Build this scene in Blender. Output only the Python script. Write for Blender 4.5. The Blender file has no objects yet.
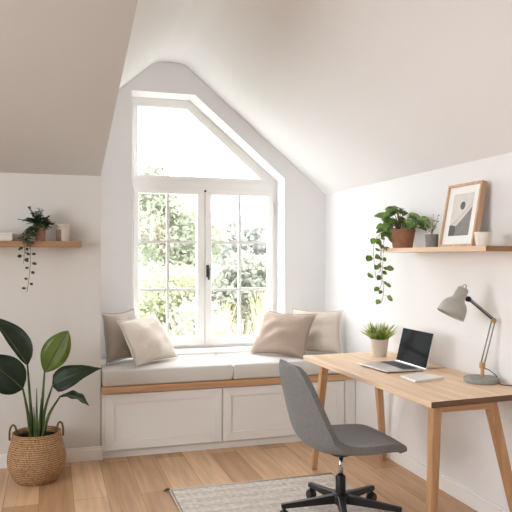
import bpy, bmesh, math, random
from mathutils import Vector, Matrix
random.seed(7)
V = Vector
SC = bpy.context.scene
COL = SC.collection
PI = math.pi

# ------------------------------------------------------------------ helpers
def lin(c):
    return tuple(((v/255)/12.92 if v/255 <= .04045 else (((v/255)+.055)/1.055)**2.4) for v in c)

def newmat(name):
    m = bpy.data.materials.new(name); m.use_nodes = True
    nt = m.node_tree
    return m, nt, nt.nodes['Principled BSDF']

def mat(name, rgb, rough=.6, metal=0., noise=None, bump=None, spec=.5, sheen=0., trans=0., coat=0.):
    """rgb sRGB 0-255; noise=(scale, amount) value mottling; bump=(scale, strength)"""
    m, nt, p = newmat(name)
    c = lin(rgb)
    p.inputs['Base Color'].default_value = (*c, 1)
    p.inputs['Roughness'].default_value = rough
    p.inputs['Metallic'].default_value = metal
    p.inputs['Specular IOR Level'].default_value = spec
    p.inputs['Sheen Weight'].default_value = sheen
    p.inputs['Coat Weight'].default_value = coat
    tc = nt.nodes.new('ShaderNodeTexCoord')
    if noise:
        n = nt.nodes.new('ShaderNodeTexNoise'); n.inputs['Scale'].default_value = noise[0]; n.inputs['Detail'].default_value = 5
        nt.links.new(tc.outputs['Object'], n.inputs['Vector'])
        r = nt.nodes.new('ShaderNodeValToRGB')
        a = noise[1]
        r.color_ramp.elements[0].position = .3; r.color_ramp.elements[1].position = .7
        r.color_ramp.elements[0].color = (*[v*(1-a) for v in c], 1)
        r.color_ramp.elements[1].color = (*[min(1, v*(1+a)) for v in c], 1)
        nt.links.new(n.outputs['Fac'], r.inputs['Fac']); nt.links.new(r.outputs['Color'], p.inputs['Base Color'])
    if bump:
        n = nt.nodes.new('ShaderNodeTexNoise'); n.inputs['Scale'].default_value = bump[0]; n.inputs['Detail'].default_value = 4
        nt.links.new(tc.outputs['Object'], n.inputs['Vector'])
        b = nt.nodes.new('ShaderNodeBump'); b.inputs['Strength'].default_value = bump[1]; b.inputs['Distance'].default_value = .01
        nt.links.new(n.outputs['Fac'], b.inputs['Height']); nt.links.new(b.outputs['Normal'], p.inputs['Normal'])
    return m

def wood(name, dark, light, axis=1, scale=1., rough=.45, along=.9, across=16.):
    m, nt, p = newmat(name)
    tc = nt.nodes.new('ShaderNodeTexCoord'); mp = nt.nodes.new('ShaderNodeMapping')
    s = [across*scale]*3; s[axis] = along*scale
    mp.inputs['Scale'].default_value = s
    nt.links.new(tc.outputs['Object'], mp.inputs['Vector'])
    n = nt.nodes.new('ShaderNodeTexNoise'); n.inputs['Scale'].default_value = 1.6; n.inputs['Detail'].default_value = 8; n.inputs['Distortion'].default_value = .6
    nt.links.new(mp.outputs['Vector'], n.inputs['Vector'])
    r = nt.nodes.new('ShaderNodeValToRGB')
    r.color_ramp.elements[0].position = .3; r.color_ramp.elements[1].position = .68
    r.color_ramp.elements[0].color = (*lin(dark), 1); r.color_ramp.elements[1].color = (*lin(light), 1)
    nt.links.new(n.outputs['Fac'], r.inputs['Fac']); nt.links.new(r.outputs['Color'], p.inputs['Base Color'])
    b = nt.nodes.new('ShaderNodeBump'); b.inputs['Strength'].default_value = .12; b.inputs['Distance'].default_value = .003
    nt.links.new(n.outputs['Fac'], b.inputs['Height']); nt.links.new(b.outputs['Normal'], p.inputs['Normal'])
    p.inputs['Roughness'].default_value = rough
    return m

def box(bm, x0, x1, y0, y1, z0, z1):
    vs = [bm.verts.new((x, y, z)) for z in (z0, z1) for (x, y) in ((x0, y0), (x1, y0), (x1, y1), (x0, y1))]
    for f in ((3, 2, 1, 0), (4, 5, 6, 7), (0, 1, 5, 4), (1, 2, 6, 5), (2, 3, 7, 6), (3, 0, 4, 7)):
        bm.faces.new([vs[i] for i in f])
    return vs

def prism(bm, pts, d):
    """polygon (list of 3D pts) extruded by vector d"""
    a = [bm.verts.new(p) for p in pts]; b = [bm.verts.new(V(p)+V(d)) for p in pts]
    bm.faces.new(a[::-1]); bm.faces.new(b)
    n = len(a)
    for i in range(n): bm.faces.new((a[i], a[(i+1) % n], b[(i+1) % n], b[i]))

def hexa(bm, q0, q1):
    """two quads (bottom, top) -> closed hexahedron"""
    a = [bm.verts.new(p) for p in q0]; b = [bm.verts.new(p) for p in q1]
    bm.faces.new(a[::-1]); bm.faces.new(b)
    for i in range(4): bm.faces.new((a[i], a[(i+1) % 4], b[(i+1) % 4], b[i]))

def lathe(bm, prof, n=40, M=None, close=False):
    rings = []
    for (r, z) in prof:
        if r < 1e-6: rings.append([bm.verts.new((0, 0, z))])
        else: rings.append([bm.verts.new((r*math.cos(2*PI*i/n), r*math.sin(2*PI*i/n), z)) for i in range(n)])
    for a, b in zip(rings, rings[1:]):
        for i in range(n):
            j = (i+1) % n
            if len(a) == 1 and len(b) == 1: continue
            if len(a) == 1: bm.faces.new((a[0], b[j], b[i]))
            elif len(b) == 1: bm.faces.new((a[i], a[j], b[0]))
            else: bm.faces.new((a[i], a[j], b[j], b[i]))
    if M is not None:
        bmesh.ops.transform(bm, matrix=M, verts=[v for r in rings for v in r])

def frame_dirs(pts):
    ts = []
    for i in range(len(pts)):
        a = pts[max(0, i-1)]; b = pts[min(len(pts)-1, i+1)]
        ts.append((b-a).normalized())
    return ts

def tube(bm, pts, rad, n=10, closed=False):
    pts = [V(p) for p in pts]
    if not isinstance(rad, (list, tuple)): rad = [rad]*len(pts)
    ts = frame_dirs(pts)
    if closed:
        m = len(pts)
        ts = [(pts[(i+1) % m]-pts[(i-1) % m]).normalized() for i in range(m)]
    ref = V((0, 0, 1)) if abs(ts[0].z) < .9 else V((1, 0, 0))
    u = ts[0].cross(ref).normalized()
    rings = []
    for p, t, r in zip(pts, ts, rad):
        u = (u-t*u.dot(t)).normalized(); w = t.cross(u)
        rings.append([bm.verts.new(p+(u*math.cos(2*PI*i/n)+w*math.sin(2*PI*i/n))*r) for i in range(n)])
    prs = list(zip(rings, rings[1:]))
    if closed: prs.append((rings[-1], rings[0]))
    for a, b in prs:
        for i in range(n): bm.faces.new((a[i], a[(i+1) % n], b[(i+1) % n], b[i]))
    if not closed:
        bm.faces.new(rings[0][::-1]); bm.faces.new(rings[-1])

def bez(p0, p1, p2, p3, n=12):
    p0, p1, p2, p3 = map(V, (p0, p1, p2, p3)); out = []
    for i in range(n+1):
        t = i/n; s = 1-t
        out.append(p0*s**3+p1*3*s*s*t+p2*3*s*t*t+p3*t**3)
    return out

def spline(pts, n=6):
    """Catmull-Rom through pts"""
    P = [V(p) for p in pts]; P = [P[0]*2-P[1]]+P+[P[-1]*2-P[-2]]; out = []
    for i in range(1, len(P)-2):
        for k in range(n):
            t = k/n; a, b, c, d = P[i-1:i+3]
            out.append(.5*((2*b)+(c-a)*t+(2*a-5*b+4*c-d)*t*t+(3*b-a-3*c+d)*t**3))
    out.append(P[-2]); return out

def obj(name, bm, m, parent=None, smooth=False, bevel=0., seg=2, sub=0, solid=0., fixn=True):
    if fixn: bmesh.ops.recalc_face_normals(bm, faces=bm.faces)
    me = bpy.data.meshes.new(name); bm.to_mesh(me); bm.free()
    o = bpy.data.objects.new(name, me); COL.objects.link(o)
    me.materials.append(m)
    if smooth:
        for p in me.polygons: p.use_smooth = True
    if solid:
        md = o.modifiers.new('Solidify', 'SOLIDIFY'); md.thickness = solid; md.offset = 0
    if bevel:
        md = o.modifiers.new('Bevel', 'BEVEL'); md.width = bevel; md.segments = seg; md.limit_method = 'ANGLE'; md.angle_limit = math.radians(35)
        if seg > 1:
            for p in me.polygons: p.use_smooth = True
            md.harden_normals = True
    if sub:
        md = o.modifiers.new('Subdivision', 'SUBSURF'); md.levels = sub; md.render_levels = sub
    if parent is not None:
        o.parent = parent
        r = parent
        off = V((0, 0, 0))
        while r is not None:
            off += r.location; r = r.parent
        o.location = -off
    return o

def nb(): return bmesh.new()

def thing(name, label, cat, loc=(0, 0, 0), group=None, kind=None):
    o = bpy.data.objects.new(name, None); COL.objects.link(o); o.location = loc
    o.empty_display_size = .05
    tag(o, label, cat, group, kind)
    return o

def tag(o, label=None, cat=None, group=None, kind=None):
    if label: o['label'] = label
    if cat: o['category'] = cat
    if group: o['group'] = group
    if kind: o['kind'] = kind
    return o

def struct(name, bm, m, label, cat, parent=None, **k):
    o = obj(name, bm, m, parent, **k)
    if parent is None: tag(o, label, cat, kind='structure')
    return o

# ------------------------------------------------------------------ materials
M_wall = mat('wall paint', (238, 238, 239), .85, bump=(260, .05), spec=.2)
M_slope_shaded = mat('shaded slope paint', (208, 207, 205), .85, bump=(260, .05), spec=.2)  # white wall paint darkened: the slope's shade is put into its colour
M_wallL_shaded = mat('shaded left wall paint', (221, 219, 215), .85, bump=(260, .05), spec=.2)  # white paint toned down, shade of the wall facing away from the window
M_room = mat('low bounce taupe paint', (152, 147, 143), .85, bump=(260, .05), spec=.2)  # dark tone invented for the unseen walls to cut their bounce light
M_trim = mat('white trim paint', (244, 243, 241), .45, spec=.4)
M_bar_backlit = mat('backlit glazing bar paint', (226, 226, 224), .5, spec=.3)  # white sash paint darkened so the bars look backlit against the sky
M_cab = mat('bench paint', (234, 234, 232), .5, spec=.4)
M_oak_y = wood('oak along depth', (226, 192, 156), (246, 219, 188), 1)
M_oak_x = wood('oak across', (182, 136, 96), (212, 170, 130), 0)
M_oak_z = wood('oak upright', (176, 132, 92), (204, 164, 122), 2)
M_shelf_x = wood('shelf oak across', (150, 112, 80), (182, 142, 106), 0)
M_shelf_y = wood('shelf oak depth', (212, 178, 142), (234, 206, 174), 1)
M_end_shaded = wood('shaded oak end grain', (84, 56, 36), (124, 86, 56), 0, across=30.)  # end grain with the shade on the desk end painted into the brown
M_end2_shaded = wood('shaded shelf end grain', (140, 102, 70), (170, 126, 90), 0, across=30.)  # end grain plus painted shade of the shelf's near end
M_frameoak = wood('frame oak', (180, 144, 108), (208, 174, 138), 2)
M_cushion = mat('oatmeal linen', (216, 213, 208), .95, noise=(340, .07), bump=(420, .25), spec=.1, sheen=.2)
M_pil_taupe = mat('taupe linen', (172, 160, 150), .95, noise=(300, .07), bump=(20, .8), spec=.1, sheen=.2)
M_pil_cream = mat('cream linen', (222, 213, 202), .95, noise=(300, .05), bump=(20, .8), spec=.1, sheen=.2)
M_pil_mauve = mat('mauve taupe linen', (178, 160, 147), .95, noise=(300, .06), bump=(20, .8), spec=.1, sheen=.2)
M_pil_beige = mat('beige linen', (216, 206, 194), .95, noise=(300, .06), bump=(20, .8), spec=.1, sheen=.2)
M_chair = mat('grey wool', (134, 134, 135), .95, noise=(260, .34), bump=(400, .4), spec=.1, sheen=.15)
M_black = mat('black plastic', (22, 22, 23), .45)
M_chrome = mat('brushed chrome', (205, 205, 205), .22, metal=1.)
M_alu = mat('laptop aluminium', (212, 211, 210), .35, metal=.55)
M_screen = mat('dark screen', (20, 21, 22), .25, spec=.06)
def screen_mat():
    m = bpy.data.materials.new('dark laptop screen'); m.use_nodes = True; nt = m.node_tree; nt.nodes.clear()
    out = nt.nodes.new('ShaderNodeOutputMaterial'); d = nt.nodes.new('ShaderNodeBsdfDiffuse'); g = nt.nodes.new('ShaderNodeBsdfGlossy')
    d.inputs['Color'].default_value = (.012, .013, .014, 1); g.inputs['Roughness'].default_value = .08
    mx = nt.nodes.new('ShaderNodeMixShader'); mx.inputs[0].default_value = .005
    nt.links.new(d.outputs[0], mx.inputs[1]); nt.links.new(g.outputs[0], mx.inputs[2]); nt.links.new(mx.outputs[0], out.inputs['Surface'])
    return m
M_screen = screen_mat()
M_keys = mat('keyboard keys', (70, 70, 72), .5)
M_paper = mat('white paper', (246, 245, 243), .7)
M_lamp = mat('sage grey enamel', (176, 176, 168), .5)
M_stone = mat('grey lamp base', (150, 151, 147), .6, noise=(60, .08))
M_brass = mat('brass', (196, 160, 112), .4, metal=.8)
M_rod = mat('dark steel rod', (92, 88, 84), .35, metal=.6)
M_rodl = mat('pale steel rod', (150, 144, 134), .35, metal=.6)
M_terra = mat('terracotta', (164, 116, 90), .85, noise=(30, .12), bump=(90, .1))
M_terra2 = mat('pale terracotta', (188, 150, 128), .85, noise=(30, .12), bump=(90, .1))
M_concrete = mat('grey concrete', (140, 136, 132), .9, noise=(45, .12))
M_potwhite = mat('beige ceramic', (206, 194, 182), .7, noise=(40, .05))
M_white = mat('white ceramic', (240, 237, 232), .5)
M_soil = mat('potting soil', (48, 36, 28), 1., noise=(80, .4), bump=(90, .5))
M_jar_shade = mat('jar side shade', (140, 118, 102), .8)  # painted shade on the left side of the jar
M_jar = mat('stone jar', (206, 196, 184), .7)
M_potlid = mat('off white card', (222, 217, 211), .8)
M_hinge = mat('white metal', (225, 225, 224), .4)

def leafmat(name, a, b, rough=.4, sc=6., transl=.25):
    m, nt, p = newmat(name)
    tc = nt.nodes.new('ShaderNodeTexCoord'); n = nt.nodes.new('ShaderNodeTexNoise'); n.inputs['Scale'].default_value = sc
    nt.links.new(tc.outputs['Object'], n.inputs['Vector'])
    r = nt.nodes.new('ShaderNodeValToRGB'); r.color_ramp.elements[0].position = .35; r.color_ramp.elements[1].position = .65
    r.color_ramp.elements[0].color = (*lin(a), 1); r.color_ramp.elements[1].color = (*lin(b), 1)
    nt.links.new(n.outputs['Fac'], r.inputs['Fac']); nt.links.new(r.outputs['Color'], p.inputs['Base Color'])
    p.inputs['Roughness'].default_value = rough
    if transl:
        t = nt.nodes.new('ShaderNodeBsdfTranslucent'); nt.links.new(r.outputs['Color'], t.inputs['Color'])
        mx = nt.nodes.new('ShaderNodeMixShader'); mx.inputs[0].default_value = transl
        nt.links.new(p.outputs[0], mx.inputs[1]); nt.links.new(t.outputs[0], mx.inputs[2])
        nt.links.new(mx.outputs[0], nt.nodes['Material Output'].inputs['Surface'])
    return m
L_dark = leafmat('deep green leaf', (30, 46, 34), (42, 62, 40), .5, 9)
L_olive = leafmat('olive green leaf', (84, 104, 34), (104, 124, 46), .4, 9)
L_stalk = leafmat('green stalk', (52, 70, 34), (84, 104, 48), .5, 12, 0)
L_poth = leafmat('pothos leaf', (70, 104, 44), (136, 166, 82), .4, 25)
L_fern = leafmat('small dark leaf', (38, 56, 32), (70, 92, 52), .5, 30)
L_vine = leafmat('vine leaf', (84, 112, 58), (126, 154, 84), .45, 30)
L_vined = leafmat('dark vine leaf', (44, 58, 38), (66, 82, 52), .5, 30)
L_grass = leafmat('grass blade', (104, 130, 58), (196, 204, 122), .5, 14)
L_twig = leafmat('pale twig', (140, 136, 112), (170, 164, 140), .6, 30, 0)
L_stem = leafmat('brown vine stem', (96, 84, 58), (120, 106, 74), .6, 30, 0)

# floor: oak planks
def floor_mat():
    m, nt, p = newmat('oak plank floor')
    N = nt.nodes.new; Lk = nt.links.new
    tc = N('ShaderNodeTexCoord'); mp = N('ShaderNodeMapping'); mp.inputs['Rotation'].default_value = (0, 0, PI/2)
    mp.inputs['Location'].default_value = (.4, .07, 0)
    Lk(tc.outputs['Object'], mp.inputs['Vector'])
    br = N('ShaderNodeTexBrick'); br.offset = .37; br.offset_frequency = 2
    br.inputs['Scale'].default_value = 1.; br.inputs['Brick Width'].default_value = 1.7; br.inputs['Row Height'].default_value = .185
    br.inputs['Mortar Size'].default_value = .0016; br.inputs['Mortar Smooth'].default_value = .1; br.inputs['Bias'].default_value = 0
    br.inputs['Color1'].default_value = (*lin((182, 143, 106)), 1); br.inputs['Color2'].default_value = (*lin((222, 188, 152)), 1)
    br.inputs['Mortar'].default_value = (*lin((150, 114, 84)), 1)
    Lk(mp.outputs['Vector'], br.inputs['Vector'])
    mg = N('ShaderNodeMapping'); mg.inputs['Scale'].default_value = (16, 1.1, 16); Lk(tc.outputs['Object'], mg.inputs['Vector'])
    n = N('ShaderNodeTexNoise'); n.inputs['Scale'].default_value = 1.5; n.inputs['Detail'].default_value = 8; n.inputs['Distortion'].default_value = .8
    Lk(mg.outputs['Vector'], n.inputs['Vector'])
    r = N('ShaderNodeValToRGB'); r.color_ramp.elements[0].position = .3; r.color_ramp.elements[1].position = .7
    r.color_ramp.elements[0].color = (.74, .70, .66, 1); r.color_ramp.elements[1].color = (1.06, 1.05, 1.04, 1)
    Lk(n.outputs['Fac'], r.inputs['Fac'])
    mx = N('ShaderNodeMix'); mx.data_type = 'RGBA'; mx.blend_type = 'MULTIPLY'; mx.inputs['Factor'].default_value = .9
    Lk(br.outputs['Color'], mx.inputs[6]); Lk(r.outputs['Color'], mx.inputs[7])
    # knots
    mk = N('ShaderNodeMapping'); mk.inputs['Scale'].default_value = (3.2, 1.6, 1); Lk(tc.outputs['Object'], mk.inputs['Vector'])
    vo = N('ShaderNodeTexVoronoi'); vo.inputs['Scale'].default_value = 1.3; Lk(mk.outputs['Vector'], vo.inputs['Vector'])
    rk = N('ShaderNodeValToRGB'); rk.color_ramp.elements[0].position = .0; rk.color_ramp.elements[1].position = .07
    rk.color_ramp.elements[0].color = (.45, .36, .3, 1); rk.color_ramp.elements[1].color = (1, 1, 1, 1)
    Lk(vo.outputs['Distance'], rk.inputs['Fac'])
    m2 = N('ShaderNodeMix'); m2.data_type = 'RGBA'; m2.blend_type = 'MULTIPLY'; m2.inputs['Factor'].default_value = .8
    Lk(mx.outputs[2], m2.inputs[6]); Lk(rk.outputs['Color'], m2.inputs[7])
    Lk(m2.outputs[2], p.inputs['Base Color'])
    p.inputs['Roughness'].default_value = .42; p.inputs['Specular IOR Level'].default_value = .35
    return m
M_floor = floor_mat()

def rug_mat():
    m, nt, p = newmat('woven rug')
    N = nt.nodes.new; Lk = nt.links.new
    tc = N('ShaderNodeTexCoord')
    base = N('ShaderNodeValToRGB')
    n = N('ShaderNodeTexNoise'); n.inputs['Scale'].default_value = 60; n.inputs['Detail'].default_value = 4
    mp = N('ShaderNodeMapping'); mp.inputs['Scale'].default_value = (.7, 2.2, 1); Lk(tc.outputs['Object'], mp.inputs['Vector']); Lk(mp.outputs['Vector'], n.inputs['Vector'])
    base.color_ramp.elements[0].position = .35; base.color_ramp.elements[1].position = .65
    base.color_ramp.elements[0].color = (*lin((194, 186, 178)), 1); base.color_ramp.elements[1].color = (*lin((226, 220, 212)), 1)
    Lk(n.outputs['Fac'], base.inputs['Fac'])
    # rows of small lozenges
    w = N('ShaderNodeTexWave'); w.bands_direction = 'Y'; w.inputs['Scale'].default_value = 3.2; w.inputs['Distortion'].default_value = 2.5; w.inputs['Detail'].default_value = 2; w.inputs['Detail Scale'].default_value = 8
    Lk(tc.outputs['Object'], w.inputs['Vector'])
    ch = N('ShaderNodeTexVoronoi'); ch.distance = 'MANHATTAN'; ch.inputs['Scale'].default_value = 24; ch.inputs['Randomness'].default_value = .25
    Lk(tc.outputs['Object'], ch.inputs['Vector'])
    mul = N('ShaderNodeMath'); mul.operation = 'MULTIPLY'; Lk(w.outputs['Fac'], mul.inputs[0]); Lk(ch.outputs['Distance'], mul.inputs[1])
    rr = N('ShaderNodeValToRGB'); rr.color_ramp.elements[0].position = .12; rr.color_ramp.elements[1].position = .5
    rr.color_ramp.elements[0].color = (1, 1, 1, 1); rr.color_ramp.elements[1].color = (.86, .85, .84, 1); Lk(mul.outputs[0], rr.inputs['Fac'])
    mx = N('ShaderNodeMix'); mx.data_type = 'RGBA'; mx.blend_type = 'MULTIPLY'; mx.inputs['Factor'].default_value = 1
    Lk(base.outputs['Color'], mx.inputs[6]); Lk(rr.outputs['Color'], mx.inputs[7])
    Lk(mx.outputs[2], p.inputs['Base Color']); p.inputs['Roughness'].default_value = 1.; p.inputs['Specular IOR Level'].default_value = .1
    b = N('ShaderNodeBump'); b.inputs['Strength'].default_value = .5; b.inputs['Distance'].default_value = .004
    Lk(n.outputs['Fac'], b.inputs['Height']); Lk(b.outputs['Normal'], p.inputs['Normal'])
    return m
M_rug = rug_mat()
M_rugedge = mat('rug binding', (204, 195, 186), 1., noise=(120, .15))
M_tassel = mat('rug tassel yarn', (92, 82, 72), 1.)

def basket_mat():
    m, nt, p = newmat('woven seagrass')
    N = nt.nodes.new; Lk = nt.links.new
    tc = N('ShaderNodeTexCoord'); mp = N('ShaderNodeMapping'); Lk(tc.outputs['Object'], mp.inputs['Vector'])
    w = N('ShaderNodeTexWave'); w.bands_direction = 'Z'; w.inputs['Scale'].default_value = 26; w.inputs['Distortion'].default_value = 5; w.inputs['Detail'].default_value = 3; w.inputs['Detail Scale'].default_value = 6
    Lk(mp.outputs['Vector'], w.inputs['Vector'])
    n = N('ShaderNodeTexNoise'); n.inputs['Scale'].default_value = 70; Lk(tc.outputs['Object'], n.inputs['Vector'])
    ad = N('ShaderNodeMath'); ad.operation = 'MULTIPLY_ADD'; ad.inputs[1].default_value = .6; Lk(w.outputs['Fac'], ad.inputs[0])
    m5 = N('ShaderNodeMath'); m5.operation = 'MULTIPLY'; m5.inputs[1].default_value = .4; Lk(n.outputs['Fac'], m5.inputs[0]); Lk(m5.outputs[0], ad.inputs[2])
    r = N('ShaderNodeValToRGB'); r.color_ramp.elements[0].position = .2; r.color_ramp.elements[1].position = .75
    r.color_ramp.elements[0].color = (*lin((132, 96, 62)), 1); r.color_ramp.elements[1].color = (*lin((212, 172, 130)), 1)
    Lk(ad.outputs[0], r.inputs['Fac']); Lk(r.outputs['Color'], p.inputs['Base Color']); p.inputs['Roughness'].default_value = .85
    b = N('ShaderNodeBump'); b.inputs['Strength'].default_value = .8; b.inputs['Distance'].default_value = .008
    Lk(ad.outputs[0], b.inputs['Height']); Lk(b.outputs['Normal'], p.inputs['Normal'])
    return m
M_basket = basket_mat()
M_handle = mat('basket handle', (112, 84, 48), .9, noise=(90, .2))

def glass_mat():
    m = bpy.data.materials.new('window glass'); m.use_nodes = True; nt = m.node_tree; nt.nodes.clear()
    out = nt.nodes.new('ShaderNodeOutputMaterial'); t = nt.nodes.new('ShaderNodeBsdfTransparent'); g = nt.nodes.new('ShaderNodeBsdfGlossy')
    g.inputs['Roughness'].default_value = .02
    mx = nt.nodes.new('ShaderNodeMixShader'); mx.inputs[0].default_value = .04
    nt.links.new(t.outputs[0], mx.inputs[1]); nt.links.new(g.outputs[0], mx.inputs[2]); nt.links.new(mx.outputs[0], out.inputs['Surface'])
    return m
M_glass = glass_mat()

# ------------------------------------------------------------------ room shell
XR, YL, YB, XC = 2.17, 4.52, 5.08, .31
YW = 5.36                      # outer face of window wall
YF, XW = -1.9, -2.6            # unseen ends of the room
ZR = 1.867
def slope_z(y): return 1.89+.2144*(4.52-y)

bm = nb(); box(bm, XW, XR, YF, YW, -.12, 0)
struct('floor', bm, M_floor, 'oak plank floor of pale brown boards', 'floor')

# window wall: gable outline with the window opening
OPEN = [(.579, .575), (1.812, .575), (1.812, 1.988), (1.069, 2.618), (.579, 2.618)]
GABLE = [(XC, 0), (XR, 0), (XR, ZR), (.974, 2.856), (.764, 2.85), (XC, 2.475)]
bm = nb(); edges = []
for loop in (GABLE, OPEN):
    vs = [bm.verts.new((x, YB, z)) for x, z in loop]
    edges += [bm.edges.new((vs[i], vs[(i+1) % len(vs)])) for i in range(len(vs))]
bmesh.ops.triangle_fill(bm, use_beauty=True, use_dissolve=False, edges=edges)
r = bmesh.ops.extrude_face_region(bm, geom=list(bm.faces))
bmesh.ops.translate(bm, vec=(0, YW-YB, 0), verts=[g for g in r['geom'] if isinstance(g, bmesh.types.BMVert)])
struct('wall_back', bm, M_wall, 'white gable end wall around the tall window', 'wall')

bm = nb(); box(bm, XR, XR+.12, YF, YW, 0, ZR+.1)
struct('wall_right', bm, M_wall, 'white wall behind the desk and right shelf', 'wall')
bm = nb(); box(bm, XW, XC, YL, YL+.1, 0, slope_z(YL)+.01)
struct('wall_left', bm, M_wallL_shaded, 'shaded white low wall behind the basket plant and left shelf', 'wall')
# cheek wall of the dormer
yx = 4.52-(2.475-1.89)/.2144
bm = nb()
prism(bm, [(XC-.06, YL+.1, 0), (XC-.06, YW, 0), (XC-.06, YW, 2.475), (XC-.06, yx, 2.49), (XC-.06, YL+.1, slope_z(YL)+.02)], (.0595, 0, 0))
prism(bm, [(XC-.06, yx, 2.475), (XC-.06, YF, 2.475), (XC-.06, YF, slope_z(YF))], (.0595, 0, 0))
struct('wall_alcove', bm, M_wall, 'white side wall of the window alcove', 'wall')
# unseen sides of the room: wall with a wide opening added for sky fill on the left, closed wall behind
bm = nb(); box(bm, XW-.12, XW, YF, YL, 0, .8); box(bm, XW-.12, XW, YF, .6, .8, 2.6); box(bm, XW-.12, XW, 2.7, YL, .8, 2.0)
prism(bm, [(XW-.12, .6, 2.1), (XW-.12, 2.7, 2.1), (XW-.12, 2.7, slope_z(2.7)+.03), (XW-.12, .6, slope_z(.6)+.03)], (.12, 0, 0))
struct('wall_side', bm, M_room, 'unseen side wall with an opening added for fill light', 'wall')
bm = nb(); box(bm, XW, XR, YF-.12, YF, 0, 3.3)
struct('wall_front', bm, M_room, 'unseen wall behind the viewer, toned dark to cut bounce light', 'wall')

# ceilings
def rounded(p, c, q, r, n=5):
    p, c, q = V((*p, 0)), V((*c, 0)), V((*q, 0)); a = c+(p-c).normalized()*r; b = c+(q-c).normalized()*r
    return [tuple((a*(1-t)**2+c*2*t*(1-t)+b*t*t)[:2]) for t in [k/n for k in range(n+1)]]
prof = [(XR, ZR)]+rounded((XR, ZR), (.974, 2.858), (.764, 2.852), .05)+rounded((.974, 2.858), (.764, 2.852), (XC, 2.475), .05)+[(XC, 2.475)]
bm = nb()
t = .1
outer = [(x, z+t*1.3) for x, z in prof]
for (a, b, c, d) in zip(prof, prof[1:], outer, outer[1:]):
    hexa(bm, [(a[0], YF, a[1]), (b[0], YF, b[1]), (b[0], YW, b[1]), (a[0], YW, a[1])], [(c[0], YF, c[1]), (d[0], YF, d[1]), (d[0], YW, d[1]), (c[0], YW, c[1])])
bmesh.ops.remove_doubles(bm, verts=bm.verts, dist=1e-5)
o = struct('ceiling', bm, M_wall, 'white vaulted ceiling rising over the window', 'ceiling', smooth=True)
md = o.modifiers.new('Edge', 'EDGE_SPLIT'); md.split_angle = math.radians(30)
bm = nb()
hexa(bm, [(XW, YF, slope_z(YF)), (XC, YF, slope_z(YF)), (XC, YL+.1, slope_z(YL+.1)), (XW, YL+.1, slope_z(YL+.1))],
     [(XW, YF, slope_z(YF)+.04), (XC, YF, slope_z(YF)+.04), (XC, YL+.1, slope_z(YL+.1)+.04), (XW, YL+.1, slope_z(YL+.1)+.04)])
struct('ceiling', bm, M_slope_shaded, 'shaded sloping ceiling at upper left', 'ceiling')

# baseboards
def baseboard(name, pts, label):
    bm = nb(); box(bm, *pts[0]); box(bm, *pts[1])
    struct(name, bm, M_trim, label, 'baseboard', bevel=.003)
baseboard('baseboard_left', [(XW, XC+.012, YL-.016, YL, 0, .075), (XW, XC+.008, YL-.011, YL, .075, .09)], 'white baseboard along the left wall')
baseboard('baseboard_right', [(XR-.016, XR, YF, 4.46, 0, .075), (XR-.011, XR, YF, 4.46, .075, .09)], 'white baseboard along the desk wall')

# ------------------------------------------------------------------ window
win = thing('window_1', 'white framed window with angled top and two glazed casements', 'window', (1.2, 5.28, .61), kind='structure')
y0, y1 = 5.285, 5.35
bm = nb()
# outer frame as ring following the opening, with transom
def ring(bm, outer, inner, y0, y1):
    n = len(outer)
    for i in range(n):
        j = (i+1) % n
        a, b, c, d = outer[i], outer[j], inner[j], inner[i]
        hexa(bm, [(a[0], y0, a[1]), (b[0], y0, b[1]), (c[0], y0, c[1]), (d[0], y0, d[1])], [(a[0], y1, a[1]), (b[0], y1, b[1]), (c[0], y1, c[1]), (d[0], y1, d[1])])
ring(bm, [(.579, .6), (1.812, .6), (1.812, 1.988), (1.069, 2.618), (.579, 2.618)], [(.612, .632), (1.775, .632), (1.775, 1.96), (1.055, 2.572), (.612, 2.572)], y0, y1)
box(bm, .612, 1.775, y0, y1, 1.9, 1.972)
box(bm, 1.172, 1.208, y0+.005, y1, .632, 1.9)
obj('window_frame', bm, M_trim, win, bevel=.003)
bm = nb()
ring(bm, [(.612, 1.972), (1.762, 1.972), (1.055, 2.572), (.612, 2.572)], [(.651, 2.004), (1.673, 2.004), (1.042, 2.548), (.651, 2.548)], y0-.004, y1-.01)
obj('glazing_bead', bm, M_trim, win, bevel=.003)
bm = nb(); prism(bm, [(.64, 5.315, 1.99), (1.70, 5.315, 1.99), (1.046, 5.315, 2.558), (.64, 5.315, 2.558)], (0, .005, 0))
obj('glass_pane', bm, M_glass, win)
def sash(x0, x1, g0, g1, z0, z1, gz0, gz1):
    bm = nb(); ys = 5.262
    ring(bm, [(x0, z0), (x1, z0), (x1, z1), (x0, z1)], [(g0, gz0), (g1, gz0), (g1, gz1), (g0, gz1)], ys, 5.325)
    s = obj('sash', bm, M_trim, win, bevel=.004)
    s.parent = win
    bm = nb(); xm = (g0+g1)/2
    box(bm, xm-.011, xm+.011, 5.285, 5.315, gz0, gz1)
    for k in (1, 2):
        z = gz0+(gz1-gz0)*k/3
        box(bm, g0, g1, 5.286, 5.314, z-.011, z+.011)
    b = obj('muntin', bm, M_bar_backlit, None); b.parent = s; b.location = (0, 0, 0)
    bm = nb(); box(bm, g0, g1, 5.298, 5.302, gz0, gz1)
    b = obj('glass_pane', bm, M_glass, None); b.parent = s; b.location = (0, 0, 0)
    return s
sL = sash(.613, 1.188, .655, 1.127, .634, 1.898, .702, 1.857)
sR = sash(1.192, 1.774, 1.245, 1.735, .634, 1.898, .695, 1.857)
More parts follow.
